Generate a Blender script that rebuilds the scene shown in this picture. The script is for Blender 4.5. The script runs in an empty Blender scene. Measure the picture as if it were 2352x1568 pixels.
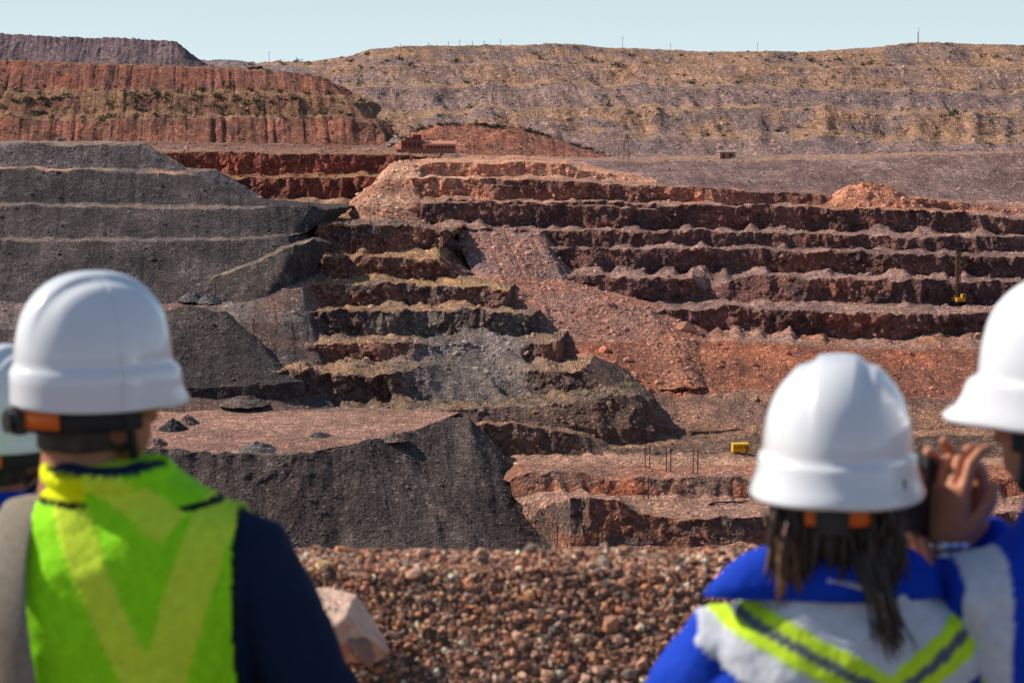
import bpy, math, numpy as np
from mathutils import Vector, Matrix, Euler
rng=np.random.default_rng(7)
CZ=2.08; KP=36/85/2352; PIT=math.atan(634*KP); cp,sp=math.cos(PIT),math.sin(PIT)
def W(u,v,d):
    u=np.asarray(u,float);v=np.asarray(v,float);d=np.asarray(d,float)
    cx=(u-1176)*KP; cy=-(v-784)*KP
    dy=cp+cy*sp; dz=-sp+cy*cp; s=d/dy
    return np.stack([cx*s,d+0*s,CZ+dz*s],-1)
def C(r,g,b,k=1.15):
    a=np.array([r,g,b])/255.; a=np.where(a<=.04045,a/12.92,((a+.055)/1.055)**2.4)*k
    return np.clip(a,0,.95)
TB=rng.random((64,64,64)).astype(np.float32)*2-1
def vn(x,y,z):
    x,y,z=np.broadcast_arrays(x,y,z)
    xi=np.floor(x).astype(int);yi=np.floor(y).astype(int);zi=np.floor(z).astype(int)
    fx=x-xi;fy=y-yi;fz=z-zi
    fx=fx*fx*(3-2*fx);fy=fy*fy*(3-2*fy);fz=fz*fz*(3-2*fz)
    r=0
    for a in (0,1):
        for b in (0,1):
            for c in (0,1):
                r=r+TB[(xi+a)&63,(yi+b)&63,(zi+c)&63]*(fx if a else 1-fx)*(fy if b else 1-fy)*(fz if c else 1-fz)
    return r
def fbm(x,y,z,o=4):
    s=0;A=.5
    for i in range(o):
        s=s+A*vn(x*2**i+i*7.3,y*2**i+i*3.1,z*2**i+i*5.7);A*=.5
    return s
# ------------------------------------------------------------ materials
def newmat(name):
    m=bpy.data.materials.new(name);m.use_nodes=True
    nt=m.node_tree;b=nt.nodes['Principled BSDF'];return m,nt,b
def N(nt,t,**k):
    n=nt.nodes.new(t)
    for a,v in k.items():setattr(n,a,v)
    return n
def mixc(nt,blend,fac,a,b):
    n=N(nt,'ShaderNodeMix',data_type='RGBA',blend_type=blend)
    for s,v in ((0,fac),(6,a),(7,b)):
        if hasattr(v,'is_linked'):nt.links.new(v,n.inputs[s])
        else:n.inputs[s].default_value=v if s==0 else (*v,1) if len(v)==3 else v
    return n.outputs[2]
def ramp(nt,src,pts):
    n=N(nt,'ShaderNodeValToRGB');nt.links.new(src,n.inputs[0])
    e=n.color_ramp.elements
    while len(e)<len(pts):e.new(.5)
    for i,(p,c) in enumerate(pts):
        e[i].position=p;e[i].color=(c,c,c,1) if not hasattr(c,'__len__') else (*c,1)
    return n.outputs[0]
def terrain_mat(name,rock=1.0,fine=1.0):
    m,nt,b=newmat(name)
    tc=N(nt,'ShaderNodeTexCoord').outputs['Object']
    at=N(nt,'ShaderNodeVertexColor',layer_name='Col')
    def noise(s,d=6,r=.6):
        n=N(nt,'ShaderNodeTexNoise');n.inputs['Scale'].default_value=s;n.inputs['Detail'].default_value=d;n.inputs['Roughness'].default_value=r
        nt.links.new(tc,n.inputs['Vector']);return n.outputs['Fac']
    def vor(s,rnd=1):
        n=N(nt,'ShaderNodeTexVoronoi');n.inputs['Scale'].default_value=s;nt.links.new(tc,n.inputs['Vector']);return n
    big=ramp(nt,noise(.05*fine,6,.7),[(.3,.66),(.7,1.34)])
    col=mixc(nt,'MULTIPLY',1.0,at.outputs['Color'],big)
    v1=vor(.85*fine);h1=N(nt,'ShaderNodeSeparateColor');nt.links.new(v1.outputs['Color'],h1.inputs[0])
    r1=ramp(nt,h1.outputs[0],[(0,.55),(.55,.9),(.88,1.3),(1,2.2)])
    col=mixc(nt,'MULTIPLY',.85*rock,col,r1)
    v2=vor(.28*fine);h2=N(nt,'ShaderNodeSeparateColor');nt.links.new(v2.outputs['Color'],h2.inputs[0])
    r2=ramp(nt,h2.outputs[1],[(0,.78),(.85,1.1),(1,1.45)])
    col=mixc(nt,'MULTIPLY',.6*rock,col,r2)
    ma=N(nt,'ShaderNodeMath',operation='ADD');nt.links.new(noise(.14*fine,6,.75),ma.inputs[0]);nt.links.new(at.outputs['Alpha'],ma.inputs[1])
    gm=ramp(nt,ma.outputs[0],[(.86,0),(1.05,.92)])
    gc=ramp(nt,noise(.8*fine,3),[(.35,(.25,.145,.07)),(.65,(.60,.37,.17))])
    col=mixc(nt,'MIX',gm,col,gc)
    nt.links.new(col,b.inputs['Base Color']);b.inputs['Roughness'].default_value=.92
    b.inputs['Specular IOR Level'].default_value=.2
    a1=N(nt,'ShaderNodeMath',operation='MULTIPLY_ADD');nt.links.new(noise(.5*fine,6,.75),a1.inputs[0]);a1.inputs[1].default_value=1.8
    nt.links.new(v1.outputs['Distance'],a1.inputs[2])
    bp=N(nt,'ShaderNodeBump');bp.inputs['Strength'].default_value=1.;bp.inputs['Distance'].default_value=.85/fine
    nt.links.new(a1.outputs[0],bp.inputs['Height']);nt.links.new(bp.outputs[0],b.inputs['Normal'])
    return m
def attr_mat(name,rough=.8,bs=None,bd=.01,var=.25,spec=.3):
    m,nt,b=newmat(name)
    at=N(nt,'ShaderNodeVertexColor',layer_name='Col');tc=N(nt,'ShaderNodeTexCoord').outputs['Object']
    n=N(nt,'ShaderNodeTexNoise');n.inputs['Scale'].default_value=bs or 3;n.inputs['Detail'].default_value=5;nt.links.new(tc,n.inputs['Vector'])
    r=ramp(nt,n.outputs['Fac'],[(.3,1-var),(.7,1+var)])
    nt.links.new(mixc(nt,'MULTIPLY',1.,at.outputs['Color'],r),b.inputs['Base Color'])
    b.inputs['Roughness'].default_value=rough;b.inputs['Specular IOR Level'].default_value=spec
    if bs:
        bp=N(nt,'ShaderNodeBump');bp.inputs['Strength'].default_value=.6;bp.inputs['Distance'].default_value=bd
        nt.links.new(n.outputs['Fac'],bp.inputs['Height']);nt.links.new(bp.outputs[0],b.inputs['Normal'])
    return m
def flat_mat(name,col,rough=.6,metal=0,bs=40,var=.12,bd=.002,coat=0):
    m,nt,b=newmat(name)
    tc=N(nt,'ShaderNodeTexCoord').outputs['Object']
    n=N(nt,'ShaderNodeTexNoise');n.inputs['Scale'].default_value=bs;n.inputs['Detail'].default_value=4;nt.links.new(tc,n.inputs['Vector'])
    r=ramp(nt,n.outputs['Fac'],[(.3,tuple(np.array(col)*(1-var))),(.7,tuple(np.minimum(np.array(col)*(1+var),.95)))])
    nt.links.new(r,b.inputs['Base Color']);b.inputs['Roughness'].default_value=rough;b.inputs['Metallic'].default_value=metal
    b.inputs['Coat Weight'].default_value=coat
    bp=N(nt,'ShaderNodeBump');bp.inputs['Strength'].default_value=.3;bp.inputs['Distance'].default_value=bd
    nt.links.new(n.outputs['Fac'],bp.inputs['Height']);nt.links.new(bp.outputs[0],b.inputs['Normal'])
    return m
M_TER=terrain_mat('rock_terrain');M_ROCK=attr_mat('loose_rock',.9,2.5,.15,.3);M_PEB=attr_mat('pebble',.75,180,.002,.3)
M_LEAF=attr_mat('leaf',.9);M_PAINT=attr_mat('painted_steel',.6,2,.01,.15)
def mkobj(name,V,F,mat,cols=None,smooth=False,parent=None):
    V=np.ascontiguousarray(V,dtype=np.float32);me=bpy.data.meshes.new(name)
    if isinstance(F,np.ndarray):
        nf,k=F.shape;me.vertices.add(len(V));me.vertices.foreach_set('co',V.ravel())
        me.loops.add(nf*k);me.loops.foreach_set('vertex_index',F.astype(np.int32).ravel())
        me.polygons.add(nf);me.polygons.foreach_set('loop_start',np.arange(0,nf*k,k,dtype=np.int32))
        me.polygons.foreach_set('loop_total',np.full(nf,k,dtype=np.int32))
        me.update(calc_edges=True)
    else:
        me.from_pydata(V.tolist(),[],F)
    if cols is not None: setcol(me,cols)
    me.polygons.foreach_set('use_smooth',np.full(len(me.polygons),smooth))
    ob=bpy.data.objects.new(name,me);bpy.context.collection.objects.link(ob)
    me.materials.append(mat)
    if parent:ob.parent=parent
    return ob
def setcol(me,cols):
    cols=np.asarray(cols,dtype=np.float32)
    if cols.shape[1]==3:cols=np.concatenate([cols,np.ones((len(cols),1),np.float32)],1)
    ca=me.color_attributes.new('Col','FLOAT_COLOR','POINT');ca.data.foreach_set('color',np.ascontiguousarray(cols).ravel())
# ------------------------------------------------------------ terrain patches
TERR={};WARM=np.array([1.24,1.10,1.0])
def R(pts,d,a=2.,w=3.,cone=0):return dict(p=pts,d=d,a=a,w=w,cone=cone)
def gridfaces(nr,nc):
    i=np.arange((nr-1)*nc).reshape(nr-1,nc)[:,:-1].ravel()
    return np.stack([i,i+1,i+nc+1,i+nc],1)
def patch(name,rows,segs,px=2.2,ret=(0,0),gully=0.,seed=0,sink=(0,0),rough=1.,bay=0.,k=1.):
    span=max(r['p'][-1][0]-r['p'][0][0] for r in rows);nc=int(span/px)+2
    s=np.linspace(0,1,nc);RW=[];AM=[];US=[]
    for i,r in enumerate(rows):
        U=np.array([p[0] for p in r['p']],float);V=np.array([p[1] for p in r['p']],float)
        us=U[0]+(U[-1]-U[0])*s;vs=np.interp(us,U,V)
        d=r['d'];ds=np.full(nc,float(d)) if not isinstance(d,list) else np.interp(us,[q[0] for q in d],[q[1] for q in d])
        ds=ds+sink[0]*np.clip((.22-s)/.22,0,1)**2+sink[1]*np.clip((s-.78)/.22,0,1)**2
        vs=vs+r['w']*(1.3*vn(us/70,i*.35+seed,.5)+.8*vn(us/26,i*.5+seed,4.5))
        if r['cone']:
            c=np.clip(vn(us/24.+i*9.1,i*3.3+seed,9.)+.15,0,1);vs=vs-r['cone']*c*1.6
        P=W(us,vs,ds)
        for side,L in ((0,ret[0]),(1,ret[1])):
            if L:
                e=.03;q=np.clip((e-s)/e,0,1) if side==0 else np.clip((s-1+e)/e,0,1)
                P[:,1]+=L*q;P[:,0]+=(1 if side else -1)*L*q*.04
        RW.append((P,vs));AM.append(r['a']);US.append(us)
    # buried footing so no lower edge floats above the ground it stands on
    F0=RW[0][0].copy();F0[:,2]-=9;F0[:,1]-=2;RW.insert(0,(F0,RW[0][1]));AM.insert(0,AM[0]);US.insert(0,US[0])
    G=[];A=[];S=[];UU=[]
    for i in range(len(RW)-1):
        dv=np.abs(RW[i+1][1]-RW[i][1]).max();n=max(3,int(dv/px))
        if i==0:n=8
        for j in range(n):
            t=j/n;G.append(RW[i][0]*(1-t)+RW[i+1][0]*t);A.append(AM[i]*(1-t)+AM[i+1]*t);S.append(max(i-1,0));UU.append(US[i]*(1-t)+US[i+1]*t)
    G.append(RW[-1][0]);A.append(AM[-1]);S.append(len(rows)-2);UU.append(US[-1])
    P=np.array(G);A=np.array(A)[:,None]*rough;S=np.array(S);UU=np.array(UU)
    x,y,z=P[...,0].copy(),P[...,1].copy(),P[...,2].copy()
    n1=fbm(x/28+seed,y/60,z/50,2);n2=1-2*np.abs(fbm(x/9+seed,y/22,z/18,3));n3=fbm(x/3.2,y/4,z/3.2+seed,3)
    P[...,1]+=A*(1.7*n1-1.1*(n2-.6)+1.1*n3)
    if bay:P[...,1]+=bay*fbm(x/45+seed*3,y/90,z/70,2)
    P[...,2]+=A*(.34*n3+.35*fbm(x/10,y/14,seed+.3,3))
    if gully:
        P[...,2]+=gully*(np.abs(fbm(x/6+.02*y,y/90,seed,3))*2-.5)+min(gully,.6)*.7*n3
    cols=np.zeros(P.shape[:2]+(4,),np.float32)
    mask=np.clip(fbm(x/16,y/25,z/9+5,4)*2.2+.5,0,1)[...,None]
    for i,(c,c2,g) in enumerate(segs):
        sel=(S==i)
        def ev(c):
            if isinstance(c,list):
                uu=UU[sel];xs=[q[0] for q in c];return np.stack([np.interp(uu,xs,[q[1][k] for q in c]) for k in range(3)],-1)
            return np.asarray(c)[None,None,:]
        m=mask[sel];cols[sel,:,:3]=ev(c)*(1-m)+ev(c2)*m
        if isinstance(g,list):cols[sel,:,3]=np.interp(UU[sel],[q[0] for q in g],[q[1] for q in g])
        else:cols[sel,:,3]=g
    cs=cols.copy();cols[1:-1]=.25*cs[:-2]+.5*cs[1:-1]+.25*cs[2:]
    cols[...,:3]=np.clip(cols[...,:3]*WARM*k,0,.85)
    F=gridfaces(P.shape[0],P.shape[1])
    ob=mkobj(name,P.reshape(-1,3),F,M_TER,cols.reshape(-1,4))
    TERR[name]=(P,S,cols);return ob
L0,R0=-260,2620
patch('distant_hill',[R([(300,200),(900,200)],2600,4),R([(300,160),(420,140),(470,137),(540,138),(600,146),(640,146),(700,143),(900,155)],2800,4,1),R([(300,158),(900,152)],3200,3,1)],
 [(C(122,112,116),C(130,118,118),.2)]*2)  # slight distance haze mixed into the hill's base colours
cg=C(124,106,110);cg2=C(104,90,96)  # mauve-grey with a little atmospheric haze put into the colour
patch('far_spoil_dump',[R([(L0,190),(520,190)],2080,3),R([(L0,76),(0,79),(60,80),(120,84),(200,88),(260,85),(330,90),(385,92),(405,97),(425,112),(450,135),(490,162)],2160,2,2),
  R([(L0,83),(390,98),(500,162)],2300,2,1)],[(cg,cg2,.0),(cg,cg2,.2)],gully=1.,seed=3)
cr=C(140,92,76);cr2=C(120,84,72);crg=C(134,104,80)
patch('red_spoil_dump',[R([(L0,335),(600,332),(945,345)],1420,2,3),R([(L0,272),(300,272),(600,268),(800,276),(890,290)],1450,3,6),R([(L0,256),(500,256),(870,272)],1482,3,6),
  R([(L0,216),(300,220),(600,214),(845,238)],1500,3,6),R([(L0,196),(300,204),(600,206),(820,220)],1540,3,6),R([(L0,128),(0,137),(120,143),(240,150),(420,155),(600,163),(700,168),(745,177),(795,214)],1580,2,2),R([(L0,130),(600,158),(800,205)],1800,2,1)],
  [(cr,cr2,.2),(crg,cr2,.38),(cr2,crg,.30),(crg,cr2,.38),(C(134,84,68),cr2,.14),(crg,cr,.3)],gully=1.5,seed=11,ret=(0,60),rough=.8,bay=10)
cd=C(142,120,114);cd2=C(160,128,106);cd3=C(126,109,108)
patch('grey_spoil_dump',[R([(860,350),(1000,352),(1400,364),(R0,372)],1395,2,3),R([(905,316),(1200,306),(1400,312),(1700,318),(2000,322),(2352,330),(R0,332)],1440,3,10),
  R([(890,306),(1400,296),(2352,310),(R0,316)],1478,3,10),R([(865,262),(1100,256),(1400,250),(1800,252),(2352,268),(R0,270)],1510,3,10),
  R([(850,248),(1100,244),(1400,238),(2352,252),(R0,255)],1548,3,10),R([(800,205),(1000,198),(1300,192),(1800,202),(2352,215),(R0,215)],1585,3,8),
  R([(780,194),(1300,186),(1800,194),(2352,206),(R0,206)],1625,3,8),R([(700,160),(900,150),(1200,146),(1600,152),(2000,156),(2352,160),(R0,160)],1655,3,4),
  R([(680,155),(1200,141),(1600,147),(2352,153),(R0,153)],1690,3,4),
  R([(560,150),(640,143),(720,142),(800,130),(850,114),(930,105),(1080,104),(1200,103),(1300,100),(1340,101),(1380,108),(1500,114),(1600,122),(1780,119),(1880,123),(2000,114),(2050,104),(2120,97),(2220,100),(2352,104),(R0,104)],1735,2,1.5),
  R([(560,150),(800,135),(930,111),(1300,107),(1780,123),(2120,104),(R0,108)],1900,2,1)],
  [(cd,cd3,.14),(cd,cd2,.38),(cd3,cd2,.25),(cd2,cd,.40),(cd,cd3,.25),(cd2,cd,.40),(cd,cd2,.30),(cd2,cd,.40),(cd3,cd2,.34),(cd2,cd,.38)],gully=.6,seed=21,rough=.8,bay=18)
patch('red_earth_mound',[R([(880,356),(1150,362),(1430,372)],1350,1.5,2),R([(895,340),(950,300),(1000,286),(1100,282),(1190,292),(1270,315),(1340,340),(1425,364)],1385,1.5,2),R([(900,338),(1100,300),(1420,362)],1420,1,1)],
  [(C(162,108,90),C(142,100,86),.26),(cd,cd2,.4)],gully=.6,seed=5)
pw=C(128,76,64);pw2=C(96,64,58)
patch('red_pit_wall',[R([(300,520),(1000,520)],1150,1,3),R([(300,470),(560,455),(1000,462)],1225,2.5,4,5),R([(300,420),(600,408),(1000,410)],1230,3,5),R([(300,405),(1000,398)],1262,2.5,4,4),
  R([(300,352),(500,350),(700,354),(900,356),(1010,360)],1267,2.5,2),R([(300,336),(600,338),(1010,345)],1350,1,2),R([(L0,322),(300,322),(1010,336)],1440,1,1)],
  [(C(165,140,115),C(140,110,90),.3),(pw,pw2,.12),(C(150,108,80),pw,.42),(pw,C(150,86,68),.1),(C(150,116,98),C(130,98,86),.3),(C(128,108,102),cr2,.3)],seed=31,bay=8)
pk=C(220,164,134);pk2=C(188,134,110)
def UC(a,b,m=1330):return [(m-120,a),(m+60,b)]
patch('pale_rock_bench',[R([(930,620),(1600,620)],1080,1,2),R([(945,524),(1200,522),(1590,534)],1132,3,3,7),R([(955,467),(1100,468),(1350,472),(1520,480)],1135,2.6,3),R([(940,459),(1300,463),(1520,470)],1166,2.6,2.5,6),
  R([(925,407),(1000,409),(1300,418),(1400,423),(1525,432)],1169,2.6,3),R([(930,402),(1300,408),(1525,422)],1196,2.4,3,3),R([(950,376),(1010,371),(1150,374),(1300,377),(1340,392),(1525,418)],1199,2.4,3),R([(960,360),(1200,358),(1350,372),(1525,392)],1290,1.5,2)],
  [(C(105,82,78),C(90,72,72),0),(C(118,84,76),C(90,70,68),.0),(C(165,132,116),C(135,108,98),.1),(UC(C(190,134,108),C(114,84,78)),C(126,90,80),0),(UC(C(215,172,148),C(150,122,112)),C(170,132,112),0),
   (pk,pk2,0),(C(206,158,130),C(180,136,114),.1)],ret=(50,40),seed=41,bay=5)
patch('pale_rubble_slope',[R([(815,525),(1000,530)],1105,2,5),R([(800,478),(985,500)],1135,2.4,7),R([(850,428),(975,440)],1168,2.4,6),R([(890,385),(985,385)],1198,2,4),R([(900,370),(985,368)],1260,1,2)],
  [(C(194,152,128),C(142,104,88),.15)]*4,ret=(40,30),seed=45,sink=(25,12),bay=6)
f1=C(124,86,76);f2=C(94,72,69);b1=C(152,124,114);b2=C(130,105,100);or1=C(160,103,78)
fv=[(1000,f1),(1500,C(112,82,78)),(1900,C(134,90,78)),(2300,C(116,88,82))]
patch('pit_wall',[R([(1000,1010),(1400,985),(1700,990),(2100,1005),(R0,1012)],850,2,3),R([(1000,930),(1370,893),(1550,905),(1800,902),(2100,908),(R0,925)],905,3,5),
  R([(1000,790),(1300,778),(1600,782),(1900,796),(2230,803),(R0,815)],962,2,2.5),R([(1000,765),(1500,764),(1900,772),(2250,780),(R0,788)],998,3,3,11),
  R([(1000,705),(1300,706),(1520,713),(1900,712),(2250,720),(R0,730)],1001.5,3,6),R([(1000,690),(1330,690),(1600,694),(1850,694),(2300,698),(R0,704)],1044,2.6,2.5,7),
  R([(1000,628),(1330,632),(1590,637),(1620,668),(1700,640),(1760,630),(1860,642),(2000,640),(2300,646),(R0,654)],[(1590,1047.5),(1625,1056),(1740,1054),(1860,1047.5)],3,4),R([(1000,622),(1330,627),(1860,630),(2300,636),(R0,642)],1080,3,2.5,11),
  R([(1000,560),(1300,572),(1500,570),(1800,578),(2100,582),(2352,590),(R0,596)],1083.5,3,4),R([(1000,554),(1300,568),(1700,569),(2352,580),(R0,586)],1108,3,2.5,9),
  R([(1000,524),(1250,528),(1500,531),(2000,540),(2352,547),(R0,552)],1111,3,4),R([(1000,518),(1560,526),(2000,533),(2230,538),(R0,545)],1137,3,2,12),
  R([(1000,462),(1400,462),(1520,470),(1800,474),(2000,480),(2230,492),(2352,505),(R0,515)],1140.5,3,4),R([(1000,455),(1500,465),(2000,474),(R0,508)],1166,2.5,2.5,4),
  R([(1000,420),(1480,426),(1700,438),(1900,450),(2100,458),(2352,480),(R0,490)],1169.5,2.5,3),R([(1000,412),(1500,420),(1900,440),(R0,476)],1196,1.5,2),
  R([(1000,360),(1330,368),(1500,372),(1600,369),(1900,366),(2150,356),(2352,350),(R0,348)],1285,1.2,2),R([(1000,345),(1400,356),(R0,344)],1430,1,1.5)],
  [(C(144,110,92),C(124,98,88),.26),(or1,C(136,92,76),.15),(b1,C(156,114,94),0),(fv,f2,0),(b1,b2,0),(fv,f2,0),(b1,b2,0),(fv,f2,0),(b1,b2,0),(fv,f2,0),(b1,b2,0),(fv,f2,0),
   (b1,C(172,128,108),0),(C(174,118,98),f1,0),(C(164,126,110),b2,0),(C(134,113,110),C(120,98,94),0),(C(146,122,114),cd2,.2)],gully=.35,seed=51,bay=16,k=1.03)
sc=C(148,114,104);sc2=C(134,111,108);scu=[(1200,sc),(1500,C(154,110,92)),(1640,or1)]
patch('scree_slope',[R([(1180,960),(1400,940),(1660,930)],915,1.5,3),R([(1200,915),(1420,898),(1680,890)],903,1.5,3),R([(1180,800),(1400,790),(1670,778)],957,1.4,4),R([(1120,700),(1540,706)],996,1.4,5),
  R([(1085,630),(1345,650)],1038,1.8,6),R([(1060,575),(1300,590)],1070,1.8,6),R([(1050,535),(1270,545)],1098,1.8,4),R([(1050,522),(1250,526)],1125,1.6,3)],
  [(C(140,112,96),C(122,98,90),.3),(scu,C(144,104,88),.0),(scu,sc,.0),(sc,C(158,114,98),0),(sc,sc2,0),(sc,C(150,116,106),0),(sc2,sc,0)],sink=(10,44),gully=.8,seed=61,bay=7)
patch('orange_rock_knoll',[R([(1880,478),(2150,486)],1150,1.5,3),R([(1905,448),(1950,426),(2000,416),(2050,428),(2080,446),(2125,470)],1172,3.4,5),R([(1920,446),(2110,460)],1200,1,3)],[(pk2,C(182,124,98),0)]*2,sink=(12,12),seed=66)
g1=C(84,78,78);g2=C(65,61,62);g3=C(112,104,101)
patch('dark_spoil_dump',[R([(L0,960),(300,960),(800,940)],850,1,3),R([(L0,760),(300,750),(740,735)],925,1,3),R([(L0,700),(0,692),(350,698),(560,690),(720,640)],958,1,3),R([(L0,553),(0,553),(300,554),(520,552),(600,546),(690,540)],1010,1,2),R([(L0,545),(400,546),(560,542),(730,530)],1028,1,2),
  R([(L0,470),(0,473),(250,476),(480,480),(640,472),(720,471),(780,490)],1056,1,2),R([(L0,463),(500,470),(600,472),(780,490)],1075,1,1.5),
  R([(L0,385),(0,387),(200,390),(330,398),(420,396),(470,418),(560,470)],1102,1,2),R([(L0,378),(430,390),(560,468)],1125,1,2),
  R([(L0,330),(0,335),(60,328),(180,334),(320,336),(360,352),(415,392),(450,400)],1142,1,2.5),R([(L0,322),(330,326),(450,395)],1250,1,2)],
  [(C(116,94,86),g1,.1),(C(130,106,98),g3,0),(g2,g1,0),(C(130,116,106),g3,0),(g1,g2,0),(C(134,114,102),g3,0),(g1,g2,0),(C(200,154,132),g3,0),(C(96,91,94),g1,0),(g3,C(150,128,116),.1)],ret=(0,60),sink=(0,25),gully=.55,seed=71,bay=9)
patch('haul_ramp_dump',[R([(300,752),(640,745)],950,.8,4),R([(310,700),(680,690)],958,1.2,4),R([(340,678),(480,640),(600,596),(670,566),(720,550),(760,560)],[(340,968),(600,985),(760,1000)],1.2,4),R([(340,673),(480,634),(600,589),(670,558),(720,543),(760,556)],[(340,974),(600,993),(760,1010)],1.0,4),R([(340,676),(600,596),(760,562)],[(340,990),(600,1010),(760,1025)],.7,2)],
  [(g3,g1,.2),(g2,C(84,76,73),.15),(C(140,124,108),C(120,110,100),.2),(g1,g2,.1)],sink=(20,25),seed=75,bay=6,gully=.5)
patch('dark_stockpile',[R([(300,900),(700,880)],866,1.2,3),R([(350,722),(430,704),(520,718),(590,780),(655,850)],[(350,918),(520,918),(590,908),(655,880)],1.2,4),R([(355,730),(655,850)],[(350,945),(655,905)],1,2)],[(C(82,74,71),g2,0)]*2,sink=(15,8),gully=.4,seed=77)
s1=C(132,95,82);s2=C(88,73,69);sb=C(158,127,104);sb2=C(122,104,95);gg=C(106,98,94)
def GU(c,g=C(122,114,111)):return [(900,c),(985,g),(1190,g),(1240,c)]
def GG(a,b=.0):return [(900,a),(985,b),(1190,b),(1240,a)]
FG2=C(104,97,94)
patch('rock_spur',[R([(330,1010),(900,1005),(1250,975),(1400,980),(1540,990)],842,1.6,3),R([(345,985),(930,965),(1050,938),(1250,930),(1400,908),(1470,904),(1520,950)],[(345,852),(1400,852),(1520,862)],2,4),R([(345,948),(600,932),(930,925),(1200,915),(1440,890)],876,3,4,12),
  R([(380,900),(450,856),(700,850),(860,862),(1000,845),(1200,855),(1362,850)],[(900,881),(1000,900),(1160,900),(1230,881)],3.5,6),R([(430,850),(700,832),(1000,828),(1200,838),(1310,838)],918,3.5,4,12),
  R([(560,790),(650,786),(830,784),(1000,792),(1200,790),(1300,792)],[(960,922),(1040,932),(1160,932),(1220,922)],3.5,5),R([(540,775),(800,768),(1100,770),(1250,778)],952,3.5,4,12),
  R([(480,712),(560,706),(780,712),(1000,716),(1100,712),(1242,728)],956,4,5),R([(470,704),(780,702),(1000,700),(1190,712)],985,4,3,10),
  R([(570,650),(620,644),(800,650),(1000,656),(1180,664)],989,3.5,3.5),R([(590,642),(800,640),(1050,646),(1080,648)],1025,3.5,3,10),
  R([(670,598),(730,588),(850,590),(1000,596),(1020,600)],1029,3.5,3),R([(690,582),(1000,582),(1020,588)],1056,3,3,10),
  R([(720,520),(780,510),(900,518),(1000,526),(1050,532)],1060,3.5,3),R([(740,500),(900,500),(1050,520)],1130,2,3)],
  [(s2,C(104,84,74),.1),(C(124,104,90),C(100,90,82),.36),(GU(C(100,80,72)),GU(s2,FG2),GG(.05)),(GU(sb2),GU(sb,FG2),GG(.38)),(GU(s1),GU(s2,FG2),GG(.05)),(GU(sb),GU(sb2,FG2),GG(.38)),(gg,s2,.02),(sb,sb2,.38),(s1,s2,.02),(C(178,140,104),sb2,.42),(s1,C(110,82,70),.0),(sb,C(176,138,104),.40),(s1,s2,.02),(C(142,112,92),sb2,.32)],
  ret=(40,50),seed=81,gully=.3,bay=10)
fl=C(158,125,112);fl2=C(144,113,102)
patch('pit_floor',[R([(L0,1040),(700,1040)],774,.25,1),R([(L0,1018),(820,1018)],788,.25,1),R([(L0,985),(960,985)],816,.25,1),R([(L0,945),(1060,945)],852,.3,1),R([(L0,925),(1100,925)],890,.6,1)],
  [(fl,fl2,0),(fl,fl2,0),(fl,C(164,131,114),0),(fl2,C(128,107,98),.1)],seed=91)
md=C(88,80,77);md2=C(69,62,61)
patch('ore_stockpile',[R([(L0,1480),(600,1480),(1360,1400)],[(L0,628),(900,622),(1360,680)],1,3),R([(L0,1320),(600,1322),(900,1325),(1080,1305),(1200,1280),(1300,1240)],[(L0,720),(600,714),(900,706),(1080,712),(1200,726),(1300,752)],1.2,3),
  R([(L0,1030),(350,1032),(560,1038),(690,1041),(760,1032),(830,1018),(900,1001),(960,984),(1010,965),(1040,950),(1075,956),(1110,985),(1150,1040),(1200,1110),(1262,1200)],
    [(L0,762),(700,764),(850,778),(960,800),(1040,818),(1110,812),(1200,790),(1262,765)],1.6,6),
  R([(L0,1032),(700,1044),(850,1026),(960,998),(1040,966),(1100,985),(1262,1205)],[(L0,776),(700,778),(850,794),(960,816),(1040,840),(1110,832),(1262,785)],1.4,5),
  R([(L0,1045),(700,1060),(960,1030),(1040,1000),(1262,1220)],[(L0,800),(700,800),(1040,865),(1262,800)],.5,2)],
  [(md,md2,0),(md,md2,0),(g3,C(128,104,96),0),(fl2,g3,0)],gully=.5,seed=95,ret=(0,10),rough=1.3,bay=7)
nd=lambda d,e=0:[(1190,max(d,765)+e),(1262,max(d,745)),(1310,d)]
patch('lower_pit_floor',[R([(1200,1500),(R0,1500)],640,.5,2),R([(1200,1262),(1250,1258),(1500,1252),(R0,1250)],nd(722),1.2,4,8),R([(1200,1215),(1240,1165),(1300,1150),(1420,1148),(1470,1182),(1560,1190),(1700,1184),(R0,1184)],nd(727),1.8,5),
  R([(1200,1160),(1240,1150),(1420,1138),(1500,1165),(1780,1168),(R0,1165)],nd(748),1,3),R([(1180,1145),(1240,1130),(1500,1138),(1780,1142),(R0,1140)],nd(766),1.4,3,8),R([(1170,1110),(1210,1088),(1320,1082),(1420,1102),(1480,1098),(1600,1090),(1740,1100),(R0,1095)],771,1.8,5),
  R([(1130,1080),(1200,1066),(1500,1068),(R0,1065)],800,.8,2),R([(1080,1050),(1330,1044),(1700,1040),(2100,1048),(R0,1045)],820,1.2,2,4),R([(1060,990),(1110,968),(1180,975),(1260,985),(1340,1003),(1400,1025),(1560,1020),(1700,1000),(2100,1000),(R0,1000)],[(1000,824),(1300,824),(1420,835),(R0,850)],1.8,4),
  R([(1050,960),(1200,958),(1400,966),(R0,985)],872,1.4,2),R([(1050,935),(1380,925),(R0,950)],895,1,2)],
  [(C(132,96,80),fl2,.1),(C(134,94,78),C(98,84,80),.05),(C(164,130,112),fl,.1),(C(166,132,112),fl,.05),(C(152,94,72),C(130,106,94),.1),(C(164,114,92),fl2,.15),(C(174,140,118),fl,.22),(C(92,76,70),C(112,92,80),.1),(C(148,116,96),C(120,98,86),.26),(C(130,106,90),fl2,.26)],seed=99,gully=.3,bay=6)
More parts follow.
